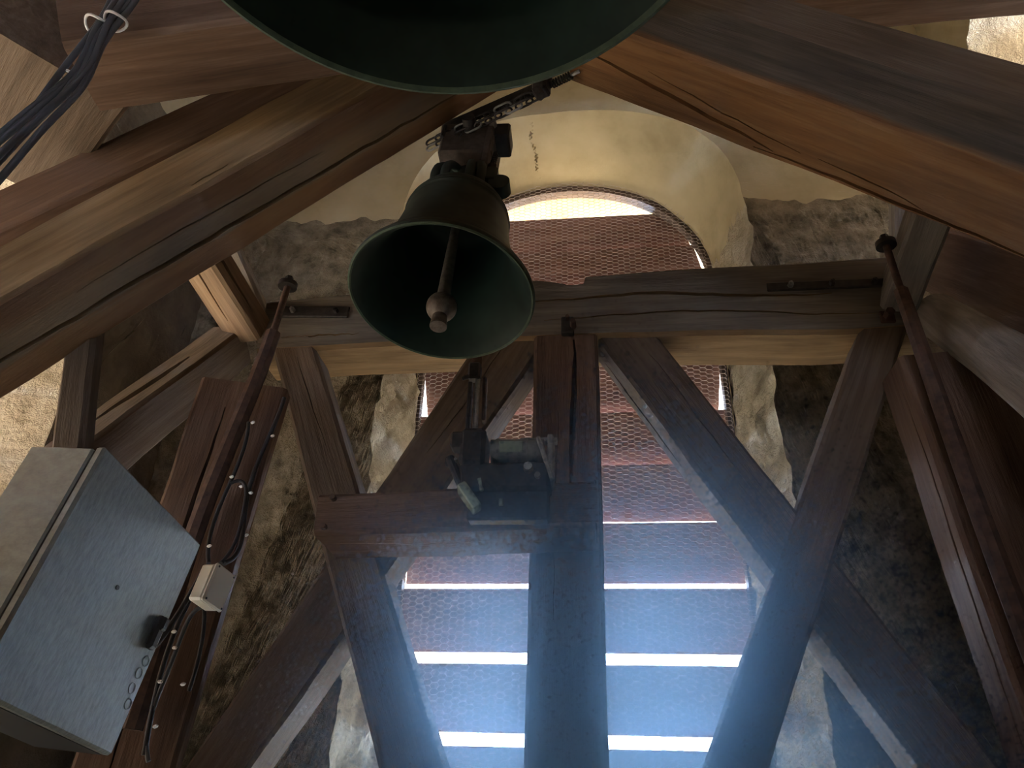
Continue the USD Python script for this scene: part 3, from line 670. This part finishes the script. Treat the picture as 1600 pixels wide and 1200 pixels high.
# iron tie rods at both ends of the head beam
def tie_rod(pts, rads, ptop, label):
    P = np.array(pts); o = P[-1].copy(); t = thing('tie_rod', label, 'rod', mat4(t=o))
    obj('thin_rod', tube(P[:2] - o, [rads[0], rads[0]], 14), RUST, t)
    Q = spline(P[1:], 16) - o if len(P) > 3 else P[1:] - o
    obj('thick_sleeve', tube(np.vstack([P[1] - o + (P[1] - P[2]) * .0, Q[0:]])[1:] if len(P) > 3 else Q, np.linspace(rads[1], rads[2], len(Q)), 8), RUST, t)
    obj('washer', cat(cyl(P[0] - o + [0, 0, .0], P[0] - o + [0, 0, .018], .033, .033, 18), cyl(P[0] - o + [0, 0, .012], P[0] - o + [0, 0, .045], .016, .014, 6)), IRON, t)
tie_rod([at(449, 449, 2.08), at(427, 520, 2.08), at(375, 655, 2.07), at(316, 800, 2.07), at(262, 960, 2.07), at(205, 1140, 2.07)], (.012, .026, .03), None, 'rusty iron tie rod hanging from the left end of the head beam')
tie_rod([at(1385, 385, 2.12), at(1408, 455, 2.12), at(1455, 590, 2.05), at(1530, 800, 2.05), at(1600, 985, 2.05), at(1680, 1190, 2.05)], (.012, .023, .029), None, 'rusty iron tie rod hanging from the right end of the head beam')

# ------------------------------------------------------------------ small bell
SC_ = np.array([-.421, 1.72, 2.892]); SA = unit([.045, .17, .98]); Rb = zaxes(SA); SR, SH = .265, .415
def bell_profiles(R, H):
    out = [(1.0, 0.0), (1.005, .02), (.985, .045), (.93, .10), (.86, .17), (.78, .27), (.71, .40), (.66, .54), (.625, .68), (.60, .80), (.575, .88), (.54, .935), (.46, .975), (.30, .995), (0, 1.0)]
    inn = [(.965, .0), (.90, .05), (.82, .14), (.74, .25), (.67, .38), (.615, .52), (.58, .66), (.555, .79), (.52, .87), (.42, .925), (.25, .945), (0, .95)]
    return [(r * R, z * H) for r, z in out], [(r * R, z * H) for r, z in inn]
from scipy.interpolate import PchipInterpolator
def fine(p, n):
    p = np.array(p); s = np.r_[0, np.cumsum(np.linalg.norm(np.diff(p, axis=0), axis=1))]; return PchipInterpolator(s, p)(np.linspace(0, s[-1], n))
def bell_body(R, H, rings=()):
    o, i = bell_profiles(R, H); o, i = fine(o, 90), fine(i, 50)
    for zc, w, d in rings:
        o[:, 0] += d * R * np.exp(-((o[:, 1] / H - zc) / w) ** 2) * (o[:, 0] > .3 * R)
    outer, inner = lathe(o, 96), lathe(i, 96)
    lip = lathe([o[0], ((o[0][0] + i[0][0]) / 2, -.012 * R), i[0]], 96)
    inner.invert() if False else None
    return outer, inner, lip
sb = thing('small_bell', 'small dark green bronze bell hanging mouth down in front of the head beam', 'bell', mat4(Rb, SC_))
o_, i_, l_ = bell_body(SR, SH, [(.80, .012, .02), (.845, .010, .016), (.13, .012, .014), (.17, .010, .012)])
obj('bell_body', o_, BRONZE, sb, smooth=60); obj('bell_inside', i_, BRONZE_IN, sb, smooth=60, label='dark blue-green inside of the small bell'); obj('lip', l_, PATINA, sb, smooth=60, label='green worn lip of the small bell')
# clapper
ck = thing('clapper', 'iron clapper with a pale ball hanging inside the small bell', 'clapper', mat4(Rb, SC_))
q0 = np.array([.0, -.01, SH * .93])
lb = np.linalg.inv(mat4(Rb, SC_)); bp = lb @ np.r_[at(690, 480, 1.70), 1]; bp = bp[:3]; 
tail = bp + unit(bp - q0) * .075
obj('shaft', tube([q0, q0 * .5 + bp * .5, bp], [.012, .016, .020], 14), CLAPPER, ck)
ball = trimesh.creation.icosphere(3, .043); ball.apply_translation(bp); obj('ball', ball, CLAPPER, ck, smooth=True)
obj('tail', tube([bp, bp * .5 + tail * .5, tail], [.026, .021, .024], 16), CLAPPER, ck)
# crown: canons, headstock
for ax, ay, lean in ((-.072, -.062, .0), (-.042, -.068, .0), (.030, -.070, .0), (.062, -.064, .0), (-.085, .01, 0), (.085, .02, 0), (-.04, .06, 0), (.04, .06, 0)):
    P = [(ax, ay, SH - .02), (ax * 1.08, ay * 1.12, SH + .03), (ax * 1.05, ay * 1.08, SH + .11), (ax * .8, ay * .7, SH + .145), (ax * .4, ay * .2, SH + .15)]
    obj('canon', tube(spline(P, 14), .0155, 10), BRONZE, sb, smooth=60)
obj('crown_post', cyl((0, 0, SH - .02), (0, 0, SH + .16), .045, .04, 16), BRONZE, sb)
hs = thing('headstock', 'brown iron headstock block above the crown of the small bell', 'headstock', mat4(Rb, SC_ + SA * (SH + .185)))
obj('block', boxm((.18, .14, .17), (-.005, .0, .095), bev=.008), HEADIRON, hs)
obj('cheek_plate', boxm((.022, .16, .22), (.07, -.0, .03), bev=.004), HEADIRON, hs)
obj('cheek_plate', boxm((.016, .15, .07), (-.09, -.0, .13), bev=.004), IRON, hs)
obj('end_block', boxm((.055, .09, .075), (.105, -.02, .14), bev=.006), IRON, hs)
obj('nut', cyl((.075, -.06, .155), (.075, -.09, .155), .014, .012, 6), STEEL, hs)
obj('axle', cyl((0, -.12, .13), (0, .55, .13), .022, .022, 14), IRON, hs)
# lug with a threaded rod, right of the crown
lg = thing('clamp_bolt', 'threaded clamp bolt with a round lug right of the small bell crown', 'bolt', mat4(Rb, SC_ + Rb @ np.array([.092, -.05, SH + .07])))
obj('threaded_rod', cat(cyl((0, 0, .0), (.004, 0, .135), .008, .008, 10), *[cyl((.0008 * i, 0, .06 + .01 * i), (.0008 * i, 0, .064 + .01 * i), .0098, .0098, 10) for i in range(7)]), IRON, lg)
obj('nut', cyl((0, 0, .035), (0, 0, .06), .018, .018, 6), IRON, lg)
obj('clamp', boxm((.05, .045, .075), (0, 0, .0), bev=.008), BRONZE, lg)
obj('lug', cyl((.035, -.02, -.045), (.035, .025, -.045), .034, .034, 20), BRONZE, lg)
obj('pin', cyl((-.04, -.0, .0), (-.04, 0, .06), .008, .007, 8), RUST, lg)

# ------------------------------------------------------------------ chain drive of the small bell
ch = thing('drive_chain', 'black drive chain slanting up from the small bell behind the big bell', 'chain')
cp0, cp1 = at(668, 222, 1.80), at(840, 140, 1.66)
axc = unit(cp1 - cp0); nrm = unit(np.cross(axc, [0, 1, 0])); side = np.cross(axc, nrm); L = np.linalg.norm(cp1 - cp0)
def link(flip):
    pts = []
    for a in np.linspace(0, 2 * math.pi, 21)[:-1]:
        x = .016 * math.cos(a) + (.014 if math.cos(a) > 0 else -.014); y = .012 * math.sin(a); pts.append((x, y, 0) if not flip else (x, 0, y))
    pts.append(pts[0]); pts.append(pts[1]); return tube(pts, .0038, 7, False)
for row in range(2):
    n = int(L / .036)
    for i in range(n):
        c = cp0 + axc * (i + .5) * L / n + nrm * (-.018 + .028 * row) - side * .012
        m = link(i % 2); m.apply_transform(mat4(np.stack([axc, nrm, side], 1), c)); obj('chain_link', m, IRON if (i + row) % 4 else STEEL, ch, smooth=60)
tb = thing('tension_rod', 'dark tension bar with coil spring and nuts at the top of the drive chain', 'rod')
e0, e1, e2 = at(690, 206, 1.83), at(862, 132, 1.66), at(893, 117, 1.63)
R = np.stack([unit(e1 - e0), unit(np.cross(unit(e1 - e0), [0, 1, 0])), np.cross(unit(e1 - e0), unit(np.cross(unit(e1 - e0), [0, 1, 0])))], 1)
obj('bar', boxm((np.linalg.norm(e1 - e0), .05, .012), (e0 + e1) / 2 + R[:, 1] * .012, R, bev=.003), IRON, tb)
obj('clamp', cat(boxm((.05, .055, .05), at(846, 138, 1.65), R, bev=.008), cyl(at(838, 140, 1.62), at(845, 151, 1.62), .016, .016, 6)), IRON, tb)
sp = []
for i in range(120):
    a = i * .42; s = i / 119; sp.append(e1 * (1 - s) + e2 * s + .012 * (math.cos(a) * R[:, 1] + math.sin(a) * R[:, 2]))
obj('spring', tube(sp, .003, 6), IRON, tb); obj('rod', cyl(e1, e2 + (e2 - e1) * .4, .006, .006, 10), STEEL, tb)

# ------------------------------------------------------------------ big bell overhead
BR = .451; BC = np.array([-.2, .476, 2.75]); BH = .80
bb = thing('big_bell', 'large dark bronze bell overhead, its wide mouth filling the top of the view', 'bell', mat4(t=BC))
o_, i_, l_ = bell_body(BR, BH, [(.80, .012, .02), (.13, .012, .014)])
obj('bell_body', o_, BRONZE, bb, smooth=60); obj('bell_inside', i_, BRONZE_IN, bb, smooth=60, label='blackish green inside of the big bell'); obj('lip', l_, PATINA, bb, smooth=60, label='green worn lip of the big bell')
for k in range(4):
    a = k * math.pi / 2 + .4; P = [(.12 * math.cos(a), .12 * math.sin(a), BH - .02), (.15 * math.cos(a), .15 * math.sin(a), BH + .07), (.05 * math.cos(a), .05 * math.sin(a), BH + .13)]
    obj('canon', tube(spline(P, 10), .03, 10), BRONZE, bb, smooth=60)
obj('yoke', boxm((1.0, .22, .25), (0, 0, BH + .22), bev=.02), W_BROWN, bb)

# ------------------------------------------------------------------ hammer motor on the short beam
MY = 2.03
mo = at(790, 745, MY); PXM = np.linalg.norm(at(791, 745, MY) - mo)
t = thing('hammer_motor', 'dark electric bell hammer motor with grey cylinder, bolted on the short beam', 'motor', mat4(t=mo))
def mp(x, y, dy=0.0): return at(x, y, MY) + np.array([0, dy, 0]) - mo
obj('motor_body', cat(cyl(mp(768, 706), mp(850, 705), .036, .036, 24), cyl(mp(776, 706), mp(782, 706), .039, .039, 24), cyl(mp(820, 705), mp(826, 705), .039, .039, 24)), MOTOR, t, smooth=40, label='grey motor cylinder')
obj('name_plate', boxm((.07, .004, .035), mp(800, 706, -.036), bev=.001), GREENPLATE, t)
obj('gear_case', cat(boxm((.075, .11, .12), mp(742, 708), bev=.012), cyl(mp(728, 690), mp(716, 690), .03, .03, 16), boxm((.05, .06, .05), mp(720, 696, -.02), bev=.008)), IRON, t, smooth=35)
obj('base_plate', boxm((.26, .09, .085), mp(790, 752), bev=.01), IRON, t)
obj('fork', cat(boxm((.018, .07, .15), mp(861, 722), bev=.004), boxm((.012, .02, .14), mp(853, 725, -.04), axes_from((.95, 0, .3)), bev=.003), boxm((.11, .03, .015), mp(842, 690), bev=.003)), STEEL, t, smooth=35)
obj('bolt', cat(cyl(mp(828, 743, -.03), mp(828, 743, -.07), .016, .012, 12)), STEEL, t); obj('bolt', cyl(mp(842, 754, -.03), mp(842, 754, -.06), .009, .009, 6), STEEL, t)
obj('bolt', cyl(mp(706, 722, 0), mp(697, 722, 0), .018, .015, 10), IRON, t); obj('bolt', cyl(mp(716, 728, -.03), mp(716, 728, -.05), .005, .005, 8), STEEL, t)
obj('lever', tube([mp(705, 720, -.02), mp(715, 745, -.03), mp(728, 775, -.03)], .013, 10), IRON, t)
Rl = axes_from(unit(mp(748, 806) - mp(722, 768)), (0, -1, .3))
obj('green_plate', boxm((.09, .028, .05), mp(736, 786, -.035), Rl, bev=.004), GREENPLATE, t, label='pale green slanted plate')
obj('cable_gland', cyl(mp(752, 757, -.04), mp(756, 775, -.04), .008, .006, 10), GREENPLATE, t); obj('cable_gland', cyl(mp(786, 790, -.05), mp(786, 800, -.05), .006, .006, 8), GREENPLATE, t)
obj('mount', boxm((.23, .05, .10), mp(795, 790, .0), bev=.006), IRON, t); obj('side_plate', boxm((.006, .12, .15), mp(930, 782, .09), bev=.002), IRON, t)
hr = thing('hammer_rod', 'steel hammer rod standing from the motor up behind the small bell', 'rod')
obj('rod', cyl(at(741, 690, 2.1), at(747, 585, 2.1), .0085, .0085, 12), STEEL, hr); obj('fork_head', cat(boxm((.04, .04, .06), at(742, 582, 2.1), bev=.006), cyl(at(733, 588, 2.07), at(722, 592, 2.07), .008, .006, 8)), IRON, hr)
obj('upper_arm', cyl(at(744, 578, 2.1), at(748, 520, 2.12), .017, .015, 12), RUST, hr); obj('side_lever', boxm((.014, .03, .19), at(733, 640, 2.1), bev=.003), IRON, hr); obj('side_lever', boxm((.012, .03, .16), at(757, 625, 2.12), axes_from((1, 0, .02)), bev=.003), RUST, hr)

# ------------------------------------------------------------------ metal cabinet, junction box, cables
from scipy.spatial.transform import Rotation as RR
CS = 1.22; cabc = EYE + (np.array([-.91, 1.25, 1.92]) - EYE) * CS; CR = RR.from_euler('zyx', [-2.97, 5.29, -8.9], degrees=True).as_matrix(); CD = np.array([.15, .35, .40]) * CS
cb_ = thing('metal_cabinet', 'grey painted metal electrical cabinet with a black latch on its door', 'cabinet', mat4(CR, cabc))
dx, dy, dz = CD
obj('box', boxm((dx - .03, dy, dz), (-.015, 0, 0), bev=.004), CABINET, cb_)
obj('door', boxm((.024, dy + .006, dz + .006), (dx / 2 - .012, 0, 0), bev=.006), CABINET, cb_, label='scuffed grey door')
obj('bottom_plate', boxm((dx - .02, dy - .01, .004), (-.012, 0, -dz / 2 - .002)), BLACKP, cb_, label='black underside of the cabinet')
obj('seal', boxm((.008, dy - .01, dz - .01), (dx / 2 - .027, 0, 0)), RUBBER, cb_, label='black rubber door seal')
ly, lz = dy / 2 - .035, -.012
def on_door(px_, py_):
    d = ray(px_, py_); n = CR[:, 0]; p0 = cabc + n * dx / 2; k = ((p0 - EYE) @ n) / (d @ n); return CR.T @ (EYE + d * k - cabc)
lq = on_door(238, 988)
obj('latch', cat(boxm((.02, .026, .075), (dx / 2 + .010, lq[1], lq[2]), bev=.006), boxm((.014, .02, .03), (dx / 2 + .02, lq[1], lq[2] + .02), bev=.004)), BLACKP, cb_, label='black plastic latch')
for i, (a, b) in enumerate(((228, 1033), (217, 1052), (206, 1075), (200, 1100))):
    q = on_door(a, b); obj('knockout', trimesh.creation.torus(.011, .0012, 20, 6).apply_transform(mat4(zaxes((1, 0, 0), (0, 1, 0)), (dx / 2 + .0006, q[1], q[2]))), CABINET, cb_)
q = on_door(183, 918); obj('key_mark', cyl((dx / 2, q[1], q[2]), (dx / 2 + .002, q[1], q[2]), .005, .005, 12), BLACKP, cb_)
for i, py_ in enumerate((-.12, -.08, -.03, .0)):
    a = cabc + CR @ np.array([-.03 + .02 * (i % 2), py_, -dz / 2 + .01]); obj('cable_stub', tube(spline([a, a + [0.01, -.01, -.07], a + [.0, -.03 - .01 * i, -.35], a + [-.05, .1, -.9]], 14), .007, 8), GREYCABLE, cb_)

def local_box(c, R, size, name, label, cat_): pass
jc = at(338, 918, 1.92); JR = RR.from_euler('zyx', [-13, 6, -9], degrees=True).as_matrix()
jb = thing('junction_box', 'small cream plastic junction box on the left corner post', 'box', mat4(JR, jc))
obj('case', boxm((.045, .078, .10), (-.02, 0, 0), bev=.006), PLASTIC, jb)
obj('cover', boxm((.012, .082, .104), (.007, 0, 0), bev=.004), PLASTIC, jb)
for a in (-1, 1):
    for b in (-1, 1): obj('screw', cyl((.012, a * .033, b * .044), (.0145, a * .033, b * .044), .003, .003, 8), BLACKP, jb)
def cable(name, pts, r, material, label, group=None, n=60, category='cable'):
    P = spline(pts, n); o = P[-1].copy(); return obj(name, tube(P - o, r, 8), material, None, mat4(t=o), smooth=60, label=label, category=category, group=group)
cable('cable', [at(444, 622, 2.07), at(425, 672, 2.06), at(400, 730, 2.06), at(384, 790, 2.05), at(376, 850, 2.03), at(350, 880, 1.96)], .007, RUBBER, 'black cable clipped along the right edge of the corner post')
cable('cable', [at(388, 660, 2.0), at(370, 730, 2.0), at(348, 780, 2.0), at(330, 830, 1.98), at(326, 880, 1.95)], .006, RUBBER, 'thin black cable beside the tie rod above the junction box')
cable('cable', [at(360, 755, 2.0), at(377, 752, 2.01), at(382, 790, 2.01), at(366, 850, 2.0), at(345, 880, 1.95)], .0055, RUBBER, 'looped black cable entering the top of the junction box')
cable('cable', [at(326, 890, 1.95), at(300, 930, 1.95), at(272, 990, 1.95), at(252, 1050, 1.95), at(238, 1110, 1.95), at(225, 1180, 1.95)], .007, RUBBER, 'black cable running down from the junction box along the post')
cable('cable', [at(330, 945, 1.95), at(300, 960, 1.95), at(285, 990, 1.95), at(262, 1050, 1.95), at(242, 1100, 1.95), at(232, 1190, 1.95)], .006, GREYCABLE, 'grey cable hanging below the junction box')
cable('cable', [at(318, 935, 1.96), at(319, 970, 1.98), at(312, 1020, 1.99), at(295, 1080, 1.99)], .0055, RUBBER, 'short black cable curving down right of the junction box')
cable('cable', [at(318, 890, 1.93), at(296, 930, 1.92), at(268, 975, 1.9), at(240, 1010, 1.8)], .007, RUBBER, 'thick black cable going from the junction box behind the cabinet')
CLIPS = ((395, 660, 1.98, 'white cable clip close beside the left tie rod, highest of the clips'), (426, 681, 2.04, 'white cable clip highest on the cable along the right edge of the corner post'),
         (362, 745, 1.98, 'white cable clip where the cable loop leaves the left tie rod'), (377, 760, 1.99, 'white cable clip at the top of the cable loop'), (392, 770, 2.04, 'white cable clip on the right edge cable beside the cable loop'),
         (327, 853, 1.95, 'white cable clip on the thin cable just above the junction box'), (385, 836, 2.05, 'white cable clip on the right post edge, level just above the junction box'),
         (272, 987, 1.93, 'white cable clip first below the junction box, right of the cabinet latch'), (273, 1012, 1.93, 'white cable clip second below the junction box'), (250, 1065, 1.93, 'white cable clip on the hanging cables below the cabinet latch'),
         (243, 1135, 1.93, 'white cable clip lowest on the hanging cables beside the cabinet corner'), (286, 1069, 1.96, 'white cable clip by the end of the short curving cable'))
for i, (a, b, Y, lab) in enumerate(CLIPS):
    c = at(a, b, Y); obj('cable_clip', boxm((.013, .010, .008), (0, 0, 0), axes_from((1, 0, .4 - .1 * (i % 5))), bev=.003), TIE, None, mat4(t=c), label=lab, category='clip')
# bundle of cables in the upper left corner, tied with white ties
rng = random.Random(5)
def off(k, s): a = k * 2.4; return np.array([math.cos(a), 0, math.sin(a)]) * s * math.sqrt((k + .5) / 7)
base = [at(205, -30, .98), at(185, 10, .97), at(150, 60, .95), at(110, 125, .93), at(55, 185, .92), at(0, 235, .91), at(-60, 290, .9)]
tg = thing('cable_bundle', 'bundle of dark grey cables tied with white ties across the upper left corner', 'cable bundle', mat4(t=base[3]))
for k in range(7):
    P = [p + off(k, .026 + .030 * (abs(i - 2) / 3.0)) + np.array([rng.uniform(-.005, .005) for _ in range(3)]) for i, p in enumerate(base)]
    obj('cable', tube(spline(P, 40) - base[3], .0068, 8), GREYCABLE, tg, smooth=60)
for a, b, ang in ((180, 33, .3), (150, 38, .5), (112, 125, -.9)):
    c = at(a, b, .92) - base[3]; d = np.array([math.cos(ang), 0, math.sin(ang)])
    n = unit(at(150, 60, .95) - at(110, 125, .93)); u = unit(np.cross(n, [0, 1, 0])); v = np.cross(n, u); c = at(a, b, .955) - base[3]
    pts = [c + n * .006 * math.sin(2 * s) + (.023 * math.cos(s) * u + .022 * math.sin(s) * v) for s in np.linspace(0, 2 * math.pi, 25)]
    obj('cable_tie', tube(pts, .0032, 6, False), TIE, tg, smooth=60)
